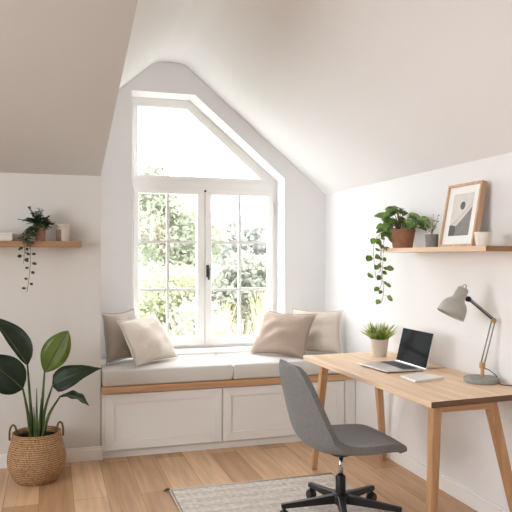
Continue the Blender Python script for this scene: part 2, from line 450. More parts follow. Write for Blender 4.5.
# black handle
bm = nb(); box(bm, 1.2, 1.224, 5.252, 5.262, 1.185, 1.285)
tube(bm, [(1.212, 5.254, 1.262), (1.212, 5.225, 1.262)], .008, 10)
tube(bm, [(1.212, 5.226, 1.272), (1.212, 5.222, 1.235), (1.212, 5.224, 1.165)], [.009, .01, .008], 10)
h = obj('handle', bm, M_black, None, bevel=.002); h.parent = sR; h['label'] = 'black casement handle'
for z in (1.86,):
    bm = nb(); lathe(bm, [(0, 0), (.009, 0), (.009, .006), (0, .006)], 16, Matrix.Translation((1.19, 5.256, 1.885)) @ Matrix.Rotation(PI/2, 4, 'X'))
    obj('catch', bm, M_black, win)
for x in (.607, 1.779):
    for z in (1.70, .85):
        bm = nb(); tube(bm, [(x, 5.27, z), (x, 5.27, z+.1)], .008, 10)
        obj('hinge', bm, M_hinge, win, smooth=True)
bm = nb(); box(bm, .579, 1.812, YB, y0, .575, .612); box(bm, .56, 1.835, YB-.045, YB, .575, .612)
obj('window_sill', bm, M_trim, win, bevel=.008, seg=3)

# ------------------------------------------------------------------ window bench
bench = thing('window_bench', 'white built-in bench with shaker panels and oak top under the window', 'bench', (1.23, 4.8, 0))
bm = nb(); box(bm, XC+.005, XR-.004, 4.512, YB-.002, .05, .442); box(bm, XC+.005, XR-.004, 4.53, YB-.002, 0, .05)
obj('carcass', bm, M_cab, bench)
def panel(x0, x1, z0, z1, b):
    bm = nb(); yf, yr = 4.496, 4.512
    ring(bm, [(x0, z0), (x1, z0), (x1, z1), (x0, z1)], [(x0+b, z0+b), (x1-b, z0+b), (x1-b, z1-b), (x0+b, z1-b)], yf, yr)
    box(bm, x0+b, x1-b, yf+.009, yr, z0+b, z1-b)
    return obj('door', bm, M_cab, bench, bevel=.002)
panel(.336, 1.138, .058, .432, .062); panel(1.146, 2.075, .058, .432, .062)
bm = nb(); box(bm, 2.083, XR-.004, 4.498, 4.512, .05, .442)
obj('end_post', bm, M_cab, bench, bevel=.002)
bm = nb(); box(bm, XC+.003, XR-.003, 4.474, YB-.003, .442, .484)
obj('bench_top', bm, M_oak_x, bench, bevel=.003)

def cushion(x0, x1, yf, yr, z0, z1, label, seed):
    rnd = random.Random(seed); bm = nb()
    vs = box(bm, x0, x1, yf, yr, z0, z1)
    bmesh.ops.subdivide_edges(bm, edges=bm.edges[:], cuts=7, use_grid_fill=True)
    for v in bm.verts:
        u = (v.co.x-x0)/(x1-x0)*2-1; w = (v.co.y-yf)/(yr-yf)*2-1; q = (v.co.z-z0)/(z1-z0)*2-1
        e = (1-abs(u)**4)*(1-abs(w)**4)
        v.co.z += (.012*e if q > .9 else 0)+rnd.uniform(-.0015, .0015)*(q > -.9)
        if abs(w) > .95: v.co.y += math.copysign(.008*(1-q*q), w)
        if abs(u) > .95: v.co.x += math.copysign(.004*(1-q*q), u)
    o = obj('seat_cushion', bm, M_cushion, smooth=True, bevel=.02, seg=3)
    tag(o, label, 'cushion', 'bench seat cushions')
    return o
cushion(XC+.012, 1.212, 4.49, 5.02, .486, .592, 'longer-looking light grey bench cushion on the left, under the cream pillow', 1)
cushion(1.224, XR-.01, 4.49, 5.02, .486, .592, 'light grey bench cushion on the right, partly behind the chair back and desk', 2)

# ------------------------------------------------------------------ pillows
def pillow(bl, br, tr, tl, T, m, label, seed):
    rnd = random.Random(seed); n = 18
    bl, br, tr, tl = map(V, (bl, br, tr, tl))
    N = ((br-bl).cross(tl-bl)).normalized()
    cen = (bl+br+tr+tl)/4
    ph = [rnd.uniform(0, 6) for _ in range(6)]
    bm = nb(); g = {}
    for side in (1, -1):
        for i in range(n+1):
            for j in range(n+1):
                edge = i in (0, n) or j in (0, n)
                if edge and side == -1: g[(side, i, j)] = g[(1, i, j)]; continue
                u = i/n*2-1; w = j/n*2-1
                # pull edges in (concave sides), keep corner ears
                uu = u*(1-.115*(1-w*w)*abs(u)**2); ww = w*(1-.115*(1-u*u)*abs(w)**2)
                a, b = (uu+1)/2, (ww+1)/2
                p = bl*(1-a)*(1-b)+br*a*(1-b)+tr*a*b+tl*(1-a)*b
                h = 1.3*T*((max(0, 1-u*u))*(max(0, 1-w*w)))**.5
                # sag: fuller toward the bottom
                h *= 1+.18*(-w)
                h += .010*math.sin(5*u+ph[0]+2*w)*(1-u*u)*(1-w*w)+.008*math.sin(9*w+ph[1]-3*u)*(1-u*u)*(1-w*w)
                # creases radiating from corners
                h += .007*math.sin(14*math.atan2(w+1.05, u+1.05)+ph[2])*(1-u*u)*(1-w*w)
                g[(side, i, j)] = bm.verts.new(p+N*h*side)
    for side in (1, -1):
        for i in range(n):
            for j in range(n):
                q = [g[(side, i, j)], g[(side, i+1, j)], g[(side, i+1, j+1)], g[(side, i, j+1)]]
                bm.faces.new(q if side == 1 else q[::-1])
    zmin = min(v.co.z for v in bm.verts)
    for v in bm.verts: v.co.z = max(.6045, v.co.z)
    o = thing('throw_pillow', label, 'pillow', (cen.x, cen.y, .603), 'throw pillows on the bench')
    obj('pillow_cover', bm, m, o, smooth=True, sub=1)
    bm = nb()
    pts = [g_ for g_ in ()]
    # piping seam round the edge
    def pt(u, w):
        uu = u*(1-.115*(1-w*w)*abs(u)**2); ww = w*(1-.115*(1-u*u)*abs(w)**2)
        a, b = (uu+1)/2, (ww+1)/2
        return bl*(1-a)*(1-b)+br*a*(1-b)+tr*a*b+tl*(1-a)*b
    loop = [pt(-1+2*k/10, -1) for k in range(10)]+[pt(1, -1+2*k/10) for k in range(10)]+[pt(1-2*k/10, 1) for k in range(10)]+[pt(-1, 1-2*k/10) for k in range(10)]
    tube(bm, loop, .0035, 6, closed=True)
    obj('seam', bm, m, o, smooth=True)
    return o
pillow((.355, 4.64, .61), (.70, 4.93, .61), (.585, 5.015, .96), (.335, 4.75, .96), .06, M_pil_taupe, 'taupe square pillow in the left corner behind the cream pillow', 11)
pillow((.545, 4.505, .602), (.895, 4.835, .604), (.73, 4.945, .942), (.425, 4.61, .91), .062, M_pil_cream, 'cream linen pillow leaning in front of the taupe one at left', 12)
pillow((1.445, 4.89, .602), (1.775, 4.535, .602), (1.92, 4.65, .92), (1.605, 4.95, .932), .07, M_pil_mauve, 'mauve brown pillow leaning in front of the beige one at right', 13)
pillow((1.75, 4.88, .602), (2.11, 4.60, .602), (2.152, 4.70, .935), (1.84, 4.975, .94), .06, M_pil_beige, 'beige pillow in the right corner behind the mauve pillow', 14)

# ------------------------------------------------------------------ desk
ZD = .72
desk = thing('desk', 'light oak desk with splayed legs along the right wall', 'desk', (1.85, 3.25, 0))
DQ = [(1.572, 2.515), (2.152, 2.555), (2.152, 3.985), (1.536, 3.955)]
bm = nb(); hexa(bm, [(x, y, ZD-.028) for x, y in DQ], [(x, y, ZD) for x, y in DQ])
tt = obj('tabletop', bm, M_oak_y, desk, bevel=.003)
tt.data.materials.append(M_end_shaded)
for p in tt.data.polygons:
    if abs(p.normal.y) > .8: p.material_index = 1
def desk_leg(tx, ty, fx, fy):
    bm = nb(); a, b = .024, .017
    z1 = ZD-.028
    hexa(bm, [(fx-b, fy-b, 0), (fx+b, fy-b, 0), (fx+b, fy+b, 0), (fx-b, fy+b, 0)], [(tx-a, ty-a, z1), (tx+a, ty-a, z1), (tx+a, ty+a, z1), (tx-a, ty+a, z1)])
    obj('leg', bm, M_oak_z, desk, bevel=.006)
desk_leg(1.622, 2.565, 1.585, 2.545); desk_leg(1.925, 2.59, 2.085, 2.56)
desk_leg(1.645, 3.86, 1.592, 3.91); desk_leg(2.03, 3.90, 2.115, 3.96)
bm = nb(); box(bm, 1.64, 1.92, 2.562, 2.584, ZD-.062, ZD-.028)
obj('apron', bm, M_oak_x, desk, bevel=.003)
bm = nb(); box(bm, 1.665, 2.01, 3.868, 3.89, ZD-.062, ZD-.028)
obj('apron', bm, M_oak_x, desk, bevel=.003)

# ------------------------------------------------------------------ office chair
CX, CY = 1.413, 3.108
chair = thing('office_chair', 'grey upholstered swivel chair with black star base facing the desk', 'chair', (CX, CY, 0))
spine = [(.275, .366, .17, -.012), (.252, .39, .197, -.004), (.18, .394, .213, .006), (.06, .38, .225, .022), (-.05, .37, .23, .045), (-.15, .392, .23, .07),
         (-.212, .45, .228, .085), (-.242, .54, .222, .075), (-.262, .63, .208, .058), (-.28, .715, .186, .042), (-.29, .77, .155, .032), (-.296, .803, .105, .026)]
def shell_pts(off=0., ins=0.):
    sp = spline([V((a, b, 0)) for a, b, c, d in spine], 3); wl = spline([V((c, d, 0)) for a, b, c, d in spine], 3)
    tg = frame_dirs(sp); rows = []; K = 14
    for p, w, t in zip(sp, wl, tg):
        nrm = V((t.y, -t.x, 0))      # inside normal: up on the seat, forward on the back
        if nrm.y < 0 and abs(nrm.y) > abs(nrm.x): nrm = -nrm
        row = []
        for k in range(K+1):
            s = k/K*2-1
            q = p+nrm*(w.y*abs(s)**2.4+off)
            row.append(V((CX+q.x, CY+s*(w.x-ins), q.y)))
        rows.append(row)
    return rows
def fix_dir():
    sp = spline([V((a, b, 0)) for a, b, c, d in spine], 3)
    return sp
bm = nb(); rows = shell_pts()
g = [[bm.verts.new(p) for p in r] for r in rows]
for a, b in zip(g, g[1:]):
    for i in range(len(a)-1): bm.faces.new((a[i], a[i+1], b[i+1], b[i]))
bmesh.ops.recalc_face_normals(bm, faces=bm.faces)
o = obj('shell_seat', bm, M_chair, chair, smooth=True)
md = o.modifiers.new('Solidify', 'SOLIDIFY'); md.thickness = .04; md.offset = 0; md.use_even_offset = True
md = o.modifiers.new('Bevel', 'BEVEL'); md.width = .016; md.segments = 3; md.limit_method = 'ANGLE'; md.angle_limit = math.radians(50)
md = o.modifiers.new('Subdivision', 'SUBSURF'); md.levels = 1; md.render_levels = 1
# seam piping round the shell rim
bm = nb()
loop = [r[0] for r in rows]+rows[-1][1:-1]+[r[-1] for r in reversed(rows)]+rows[0][1:-1][::-1]
bm.free()
T0 = Matrix.Translation((CX, CY, 0))
bm = nb(); lathe(bm, [(0, .322), (.04, .322), (.062, .334), (.062, .35), (0, .35)], 24, T0)
obj('seat_plate', bm, M_black, chair, smooth=False, bevel=.003)
bm = nb(); lathe(bm, [(0, .2), (.0135, .2), (.0135, .325), (0, .325)], 20, T0)
obj('gas_lift', bm, M_chrome, chair, smooth=True)['label'] = 'chrome gas lift rod'
bm = nb(); lathe(bm, [(0, .095), (.026, .095), (.026, .21), (.022, .222), (0, .222)], 24, T0)
obj('column', bm, M_black, chair, bevel=.003)
bm = nb(); lathe(bm, [(0, .075), (.034, .075), (.046, .085), (.046, .12), (.036, .132), (0, .132)], 28, T0)
obj('hub', bm, M_black, chair, bevel=.004)
for ang in (-92, -18, 48, 116, 188):
    a = math.radians(-17.1+ang)
    d = V((math.cos(a), math.sin(a), 0)); s = V((-d.y, d.x, 0))
    c = V((CX, CY, 0)); R = .308
    bm = nb()
    def sec(r, z0, z1, hw): return [c+d*r-s*hw+V((0, 0, z0)), c+d*r+s*hw+V((0, 0, z0)), c+d*r+s*hw*.8+V((0, 0, z1)), c+d*r-s*hw*.8+V((0, 0, z1))]
    secs = [sec(.03, .082, .126, .024), sec(.16, .075, .108, .019), sec(R, .066, .090, .014)]
    g = [[bm.verts.new(p) for p in q] for q in secs]
    for p, q in zip(g, g[1:]):
        for i in range(4): bm.faces.new((p[i], p[(i+1) % 4], q[(i+1) % 4], q[i]))
    bm.faces.new(g[0][::-1]); bm.faces.new(g[-1])
    leg = obj('base_arm', bm, M_black, chair, bevel=.004)
    bm = nb(); cc = c+d*(R-.015)
    tube(bm, [cc+V((0, 0, .07)), cc+V((0, 0, .045))], .008, 8)
    for sgn in (-1, 1):
        M = Matrix.Translation(cc+s*.012*sgn+V((0, 0, .027))) @ s.to_track_quat('Z', 'Y').to_matrix().to_4x4()
        lathe(bm, [(0, -.008), (.024, -.008), (.027, -.004), (.027, .004), (.024, .008), (0, .008)], 20, M)
    box(bm, cc.x-.012, cc.x+.012, cc.y-.012, cc.y+.012, .038, .056)
    w = obj('caster', bm, M_black, None, smooth=False); w.parent = leg; w.location = (0, 0, 0)

chair.location.z += .0125
# ------------------------------------------------------------------ rug
rug = thing('rug', 'pale grey woven rug with corner tassels under the chair', 'rug', (1.2, 3.0, 0))
bm = nb(); box(bm, .66, 1.655, 2.64, 3.77, 0, .007)
obj('rug_field', bm, M_rug, rug)
bm = nb(); ring3 = [(.65, 2.63), (1.665, 2.63), (1.665, 3.785), (.65, 3.785)]
for (a, b) in zip(ring3, ring3[1:]+ring3[:1]): tube(bm, [(*a, .006), (*b, .006)], .006, 8)
obj('rug_border', bm, M_rugedge, rug, smooth=True)
for (x, y, sx, sy) in ((.65, 3.785, -1, .4), (.65, 2.63, -1, -1)):
    bm = nb()
    for k in range(9):
        a = math.atan2(sy, sx)+random.uniform(-.5, .5); l = random.uniform(.02, .04)
        tube(bm, [(x, y, .009), (x+math.cos(a)*l*.5, y+math.sin(a)*l*.5, .014), (x+math.cos(a)*l, y+math.sin(a)*l, .003)], [.004, .005, .0025], 6)
    obj('tassel', bm, M_tassel, rug, smooth=True)['label'] = 'dark yarn corner tassel'

# ------------------------------------------------------------------ laptop
lap = thing('laptop', 'open silver laptop with a dark screen on the desk', 'laptop', (1.84, 3.36, ZD))
LQ = [(1.725, 3.20), (1.952, 3.20), (1.962, 3.53), (1.702, 3.50)]
bm = nb(); hexa(bm, [(x, y, ZD+.006) for x, y in LQ], [(x, y, ZD+.014) for x, y in LQ])
obj('laptop_base', bm, M_alu, lap, bevel=.002)
bm = nb(); hexa(bm, [(1.735, 3.21, ZD), (1.95, 3.21, ZD), (1.957, 3.518, ZD), (1.725, 3.492, ZD)], [(1.728, 3.203, ZD+.0065), (1.95, 3.203, ZD+.0065), (1.96, 3.526, ZD+.0065), (1.718, 3.497, ZD+.0065)])  # black slab draws the rubber edge and the shadow under the base
obj('shadow_slab', bm, M_black, lap)['label'] = 'dark slab for the rubber edge and shadow under the base'
bm = nb()
for r_ in range(5):
    for c_ in range(12):
        x = 1.842+r_*.0185; y = 3.228+c_*.0228
        box(bm, x, x+.016, y, y+.0198, ZD+.014, ZD+.0158)
obj('keyboard', bm, M_keys, lap)['label'] = 'dark grey keyboard'
bm = nb(); box(bm, 1.745, 1.822, 3.295, 3.42, ZD+.014, ZD+.0146)
obj('trackpad', bm, M_alu, lap)
hx0, hx1 = 1.957, 2.006; hz0, hz1 = ZD+.012, .928
ya, yb = 3.185, 3.515
bm = nb(); hexa(bm, [(hx0, ya, hz0), (hx0+.007, ya, hz0-.002), (hx0+.007, yb, hz0-.002), (hx0, yb, hz0)], [(hx1, ya, hz1), (hx1+.007, ya, hz1-.002), (hx1+.007, yb, hz1-.002), (hx1, yb, hz1)])
lid = obj('lid', bm, M_alu, lap, bevel=.002)
def lp(t): return hx0+(hx1-hx0)*t-.0012, hz0+(hz1-hz0)*t
(xa, za), (xb, zb) = lp(.04), lp(.996)
bm = nb(); hexa(bm, [(xa, ya+.0015, za), (xa+.001, ya+.0015, za), (xa+.001, yb-.0015, za), (xa, yb-.0015, za)], [(xb, ya+.0015, zb), (xb+.001, ya+.0015, zb), (xb+.001, yb-.0015, zb), (xb, yb-.0015, zb)])
s_ = obj('screen', bm, M_screen, None); s_.parent = lid; s_['label'] = 'dark glossy screen'

# notebook + pencil
nbk = thing('notebook', 'closed white notebook lying beside the laptop', 'notebook', (1.83, 3.03, ZD))
NQ = [(1.737, 2.925), (1.936, 2.972), (1.890, 3.138), (1.741, 3.082)]
def scaleq(q, k):
    cx = sum(p[0] for p in q)/4; cy = sum(p[1] for p in q)/4
    return [(cx+(x-cx)*k, cy+(y-cy)*k) for x, y in q]
bm = nb(); q = scaleq(NQ, .975); hexa(bm, [(x, y, ZD+.0035) for x, y in q], [(x, y, ZD+.0095) for x, y in q])
obj('pages', bm, M_paper, nbk)
bm = nb()
for z in (.0015, .0095): hexa(bm, [(x, y, ZD+z) for x, y in NQ], [(x, y, ZD+z+.002) for x, y in NQ])
obj('cover', bm, M_white, nbk, bevel=.001)
pen = thing('pencil', 'thin wooden pencil lying behind the laptop', 'pencil', (2.06, 3.27, ZD))
bm = nb(); tube(bm, [(1.985, 3.272, ZD+.004), (2.13, 3.262, ZD+.004)], .004, 6)
obj('barrel', bm, M_shelf_y, pen)
bm = nb(); tube(bm, [(1.985, 3.272, ZD+.004), (1.970, 3.273, ZD+.004)], [.004, .0008], 6)
obj('tip', bm, M_shelf_y, pen)

# ------------------------------------------------------------------ desk lamp
lamp = thing('desk_lamp', 'sage grey jointed desk lamp with round base on the desk', 'lamp', (2.068, 2.85, ZD))
B = V((2.068, 2.85, ZD))
bm = nb(); lathe(bm, [(0, 0), (.083, 0), (.086, .004), (.086, .02), (.082, .025), (0, .025)], 48, Matrix.Translation(B))
obj('lamp_base', bm, M_stone, lamp, smooth=False, bevel=.003)
rt = V((.9555, -.295, 0))
J1 = B+rt*.006+V((0, 0, .088)); J2 = J1+rt*.056+V((0, 0, .222)); J3 = J2-rt*.128+V((0, 0, .108)); 
bm = nb(); tube(bm, [B+rt*.006+V((0, 0, .024)), J1], .009, 14); box(bm, J1.x-.011, J1.x+.011, J1.y-.011, J1.y+.011, J1.z-.02, J1.z+.008)
obj('post', bm, M_brass, lamp, bevel=.002)['label'] = 'brass post'
fwv = V((.295, .9555, 0))
bm = nb()
for s_ in (-1, 1): tube(bm, [J1+fwv*.006*s_-rt*.0065*s_, J2+fwv*.006*s_-rt*.0065*s_], .0034, 8)
obj('lower_arm', bm, M_rodl, lamp, smooth=True)
bm = nb(); tube(bm, [J2, J3], .0052, 10); tube(bm, [J2+V((0, 0, .012)), J3+V((0, 0, .012))], .0022, 8)
obj('upper_arm', bm, M_rod, lamp, smooth=True)
def disc(c, ax, r, h, bm):
    lathe(bm, [(0, -h), (r*.85, -h), (r, -h*.7), (r, h*.7), (r*.85, h), (0, h)], 20, Matrix.Translation(c) @ ax.to_track_quat('Z', 'Y').to_matrix().to_4x4())
bm = nb(); disc(J2, fwv, .013, .014, bm)
obj('elbow_joint', bm, M_brass, lamp)['label'] = 'brass elbow joint'
bm = nb(); disc(J1+V((0, 0, .002)), fwv, .010, .013, bm)
obj('base_joint', bm, M_brass, lamp)['label'] = 'brass joint above the base'
bm = nb(); disc(J3, fwv, .014, .013, bm); tube(bm, [J3, J3-rt*.02+V((0, 0, .006))], .006, 8)
obj('shade_joint', bm, M_black, lamp)['label'] = 'black shade joint'
# shade: axis from cap to rim
cap = J3-rt*.024+V((0, 0, .052)); axd = (-rt*.46+V((0, 0, -.89))-fwv*.05).normalized()
M = Matrix.Translation(cap) @ axd.to_track_quat('Z', 'Y').to_matrix().to_4x4()
pro = [(0, -.004), (.02, -.004), (.026, .002), (.028, .02), (.029, .045), (.034, .054), (.048, .066), (.058, .082), (.0635, .105), (.066, .13), (.0645, .13), (.062, .105), (.056, .084), (.046, .069), (.0, .06)]
pro = [(r*1.08, z*1.15) for r, z in pro]
bm = nb(); lathe(bm, pro, 40, M)
shade = obj('lamp_shade', bm, M_lamp, lamp, smooth=True)
bm = nb()
hp = [M @ V((math.cos(a)*.024, .0, -.004-.018*math.sin(a))) for a in [PI*k/10 for k in range(11)]]
tube(bm, hp, .0022, 8)
k_ = obj('carry_loop', bm, M_rod, None, smooth=True); k_.parent = shade; k_.location = (0, 0, 0)
bm = nb(); Mb = M @ Matrix.Translation((0, 0, .1))
lathe(bm, [(0, -.03), (.012, -.028), (.014, -.012), (.024, .004), (.026, .016), (.018, .03), (0, .036)], 20, Mb)
k_ = obj('bulb', bm, M_white, None, smooth=True); k_.parent = shade; k_.location = (0, 0, 0)
bm = nb()
tube(bm, spline([J1+V((0, 0, -.02))+rt*.008, B+rt*.04+V((0, 0, .06)), B+rt*.078+V((0, -.0, .028)), B+V((.045, -.085, .004)), (2.135, 2.70, ZD+.004), (2.146, 2.60, ZD+.004), (2.15, 2.565, ZD+.004)], 8), .0026, 8)
obj('power_cord', bm, M_rod, lamp, smooth=True)['label'] = 'thin dark power cord'

# ------------------------------------------------------------------ leaves
def leaf(bm, base, tip, width, nrm, sag=.0, fold=.15, n=8, peak=.45, tipw=0., wav=0., half=(1, 1), curl=0., pw=.75):
    base, tip, nrm = V(base), V(tip), V(nrm).normalized()
    ax = tip-base; L = ax.length; d = ax/L
    nrm = (nrm-d*nrm.dot(d)).normalized(); sd = d.cross(nrm)
    rows = []
    for i in range(n+1):
        t = i/n
        # asymmetric bump: 0 at ends, 1 at peak
        e = math.log(.5)/math.log(peak)
        w = width*.5*max(0, math.sin(PI*(t**e)))**pw if 0 < t < 1 else width*.5*(tipw if t == 1 else 0.04)
        c = base+ax*t+nrm*(sag*4*t*(1-t))-nrm*curl*t*t
        row = []
        for k, s in enumerate((-1, -.55, 0, .55, 1)):
            hw = half[0] if s < 0 else half[1]
            z = fold*w*(abs(s)**1.5)*hw+wav*math.sin(t*17+s*4)*abs(s)
            row.append(bm.verts.new(c+sd*w*s*hw+nrm*z))
        rows.append(row)
    for a, b in zip(rows, rows[1:]):
        for k in range(4): bm.faces.new((a[k], a[k+1], b[k+1], b[k]))

# ------------------------------------------------------------------ basket plant
BX, BY = -.088, 4.215
bask = thing('plant_basket', 'round woven seagrass basket with two handles on the floor at left', 'basket', (BX, BY, 0))
prof = [(0, 0), (.108, 0), (.122, .006), (.145, .04), (.164, .085), (.171, .125), (.169, .165), (.159, .21), (.146, .255), (.141, .285), (.144, .292), (.138, .296), (.132, .288), (.137, .25), (.148, .2), (.153, .12), (.12, .03), (0, .03)]
bm = nb(); lathe(bm, prof, 64, Matrix.Translation((BX, BY, 0)))
for f in bm.faces: pass
obj('basket_body', bm, M_basket, bask, smooth=True)
for sgn in (-1, 1):
    bm = nb(); pts = []
    cxh = BX+sgn*.143*.94; cyh = BY-.02
    for k in range(13):
        a = PI*k/12
        pts.append((cxh+.019*math.cos(a)*-1, cyh-.01*math.cos(a), .285+.062*math.sin(a)**.8))
    tube(bm, [(cxh-.018, cyh-.01, .26)]+pts+[(cxh+.018, cyh+.01, .26)], .006, 8)
    obj('handle', bm, M_handle, bask, smooth=True)
plant = thing('potted_plant', 'bird of paradise plant with big dark green leaves in the seagrass basket', 'plant', (BX, BY, .25))
bm = nb(); lathe(bm, [(0, .05), (.112, .05), (.130, .262), (.124, .262), (.118, .245), (0, .25)], 40, Matrix.Translation((BX, BY, 0)))
obj('soil', bm, M_soil, plant)['label'] = 'dark potting soil'
def big_leaf(stalk, tip, width, nrm, m, lab=None, **k):
    bm = nb(); sp = spline(stalk, 6)
    L = obj_leaf = None
    leaf(bm, sp[-1], tip, width, nrm, n=14, **k)
    o = obj('leaf', bm, m, plant, smooth=True, solid=.0015)
    bm = nb()
    n_ = len(sp); tube(bm, sp, [.013-.008*i/(n_-1) for i in range(n_)], 8)
    # midrib
    s = obj('stalk', bm, L_stalk, None, smooth=True); s.parent = o; s.location = (0, 0, 0)
    bm = nb(); tip = V(tip); b = sp[-1]; nn = V(nrm).normalized(); sag = k.get('sag', 0); cu = k.get('curl', 0); pts = []
    d = (tip-b).normalized(); nn = (nn-d*nn.dot(d)).normalized()
    for i in range(13):
        t = i/13; pts.append(b+(tip-b)*t+nn*(sag*4*t*(1-t)-cu*t*t+.001))
    tube(bm, pts, [.0045-.0038*i/12 for i in range(13)], 6)
    r_ = obj('midrib', bm, L_stalk, None, smooth=True); r_.parent = o; r_.location = (0, 0, 0)
    if lab: o['label'] = lab
    return o
S = lambda dx, dy, z: (BX+dx, BY+dy, z)
big_leaf([S(-.02, 0, .25), S(-.035, -.01, .45), S(-.052, -.03, .70)], S(-.245, -.07, .995), .18, (.4, -1, .1), L_dark, 'tall dark leaf reaching up left', fold=-.25, peak=.40, sag=.02, half=(.22, 1.22), wav=.003)
big_leaf([S(.01, 0, .25), S(.03, -.01, .45), S(.045, -.03, .655)], S(.182, -.06, .905), .165, (-.15, -1, .25), L_olive, 'upright lighter olive green leaf', fold=.1, peak=.5, sag=.015, wav=.002)
big_leaf([S(-.03, -.02, .25), S(-.05, -.05, .42), S(-.075, -.10, .575)], S(-.29, -.16, .785), .215, (.25, -1, .35), L_dark, 'wide dark leaf spreading left', fold=.08, peak=.42, sag=.02, wav=.003, curl=.02)
big_leaf([S(.025, .0, .25), S(.045, -.03, .42), S(.09, -.06, .575)], S(.385, -.06, .668), .15, (-.35, -1, .6), L_dark, 'dark leaf reaching right to the wall corner', fold=.16, peak=.24, sag=.05, pw=1.05, wav=.003)
big_leaf([S(.03, -.02, .25), S(.07, -.05, .40), S(.135, -.08, .515)], S(.30, -.12, .455), .07, (.0, -.5, 1), L_dark, 'small drooping curled leaf', fold=.3, peak=.45, sag=.035, wav=.006)
for dx, h, r0 in ((.0, .56, .012), (.018, .50, .01), (-.012, .45, .011)):
    bm = nb(); tube(bm, spline([S(dx*.6, -.03, .25), S(dx, -.035, .25+(h-.25)*.5), S(dx*1.4, -.03, h)], 6), [r0*(1-.85*i/12) for i in range(13)], 8)
    obj('shoot', bm, L_stalk, plant, smooth=True)

# ------------------------------------------------------------------ left shelf
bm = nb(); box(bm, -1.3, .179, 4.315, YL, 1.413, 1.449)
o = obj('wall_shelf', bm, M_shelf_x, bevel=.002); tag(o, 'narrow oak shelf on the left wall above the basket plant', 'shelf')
ZS = 1.449
def pot_prof(rb, rt_, h, t=.006, rim=0.):
    p = [(0, 0), (rb, 0), (rt_, h)] if not rim else [(0, 0), (rb, 0), (rb+(rt_-rb)*.72, h*.72), (rt_+rim, h*.74), (rt_+rim, h)]
    return p+[(rt_+rim-t, h), (rb+(rt_-rb)*.8-t, h*.85), (0, h*.85)]
p1 = thing('potted_plant', 'small dark fern-like plant in a pale terracotta pot on the left shelf', 'plant', (-.07, 4.415, ZS))
C1 = V((-.072, 4.415, ZS))
bm = nb(); lathe(bm, pot_prof(.030, .038, .10), 32, Matrix.Translation(C1))
obj('pot', bm, M_terra2, p1, bevel=.002)['label'] = 'pale terracotta pot'
bm = nb()
rnd = random.Random(3)
def frond(bm, start, az, el, L, nl, ls, droop, rnd):
    d = V((math.cos(az)*math.cos(el), math.sin(az)*math.cos(el), math.sin(el)))
    pts = [V(start)+d*L*t+V((0, 0, -droop*t*t)) for t in [k/8 for k in range(9)]]
    tube(bm, pts, [.0016]*9, 5)
    for k in range(nl):
        t = .25+.75*k/nl; i = min(7, int(t*8)); p = pts[i].lerp(pts[i+1], t*8-i)
        td = (pts[i+1]-pts[i]).normalized(); sd = td.cross(V((0, 0, 1))); sd = sd.normalized() if sd.length > .01 else V((1, 0, 0))
        for s in (-1, 1):
            q = p+(sd*s*.8+td*.55+V((0, 0, rnd.uniform(-.4, .3)))).normalized()*ls*rnd.uniform(.7, 1.2)
            leaf(bm, p, q, ls*.5, (rnd.uniform(-.5, .5), rnd.uniform(-1, -.2), 1), n=3)
def keep_off(p, c, zmin): return p
for k in range(46):
    az = rnd.uniform(0, 2*PI)
    if math.sin(az) > .35: az = -az
    left = math.cos(az) < .35
    frond(bm, C1+V((rnd.uniform(-.02, .02), rnd.uniform(-.02, .02), .092)), az, rnd.uniform(.35, 1.45), rnd.uniform(.10, .17) if left else rnd.uniform(.07, .11), 8, .024, rnd.uniform(.02, .09 if left else .05), rnd)
for k in range(12):   # left cascade over the shelf front
    x = rnd.uniform(-.085, -.02)
    frond(bm, C1+V((x*.3, -.03, .085)), rnd.uniform(PI*.95, PI*1.38), rnd.uniform(-.1, .5), rnd.uniform(.09, .13), 8, .022, rnd.uniform(.1, .17), rnd)
obj('foliage', bm, L_fern, p1, smooth=True)
def vine(bmS, bmL, pts, nl, ls, rnd, twist=1.):
    sp = spline(pts, 8); tube(bmS, sp, .0016, 6)
    for k in range(nl):
        i = int((k+.6)/nl*(len(sp)-2)); p = sp[i]
        s = 1 if k % 2 else -1
        l = ls*rnd.uniform(.7, 1.15)
        st = p+V((s*l*.35, rnd.uniform(-.4, .1)*l, -l*.1))
        tube(bmS, [p, st], .0009, 5)
        tip = st+V((s*l*rnd.uniform(.5, .9), -l*rnd.uniform(.1, .5), -l*rnd.uniform(.1, .8)))
        leaf(bmL, st, tip, l*.75, (s*.3, -1, rnd.uniform(.2, .9)), n=6, fold=.15, peak=.42)
bS, bL = nb(), nb()
vine(bS, bL, [C1+V((-.03, -.03, .09)), C1+V((-.06, -.115, .03)), C1+V((-.055, -.118, -.09)), C1+V((-.06, -.115, -.20)), C1+V((-.075, -.115, -.315))], 15, .034, rnd)
vine(bS, bL, [C1+V((-.04, -.03, .09)), C1+V((-.085, -.115, .02)), C1+V((-.09, -.118, -.07)), C1+V((-.095, -.115, -.14))], 8, .034, rnd)
obj('vine_stem', bS, L_stem, p1, smooth=True); obj('vine_leaves', bL, L_vined, p1, smooth=True)
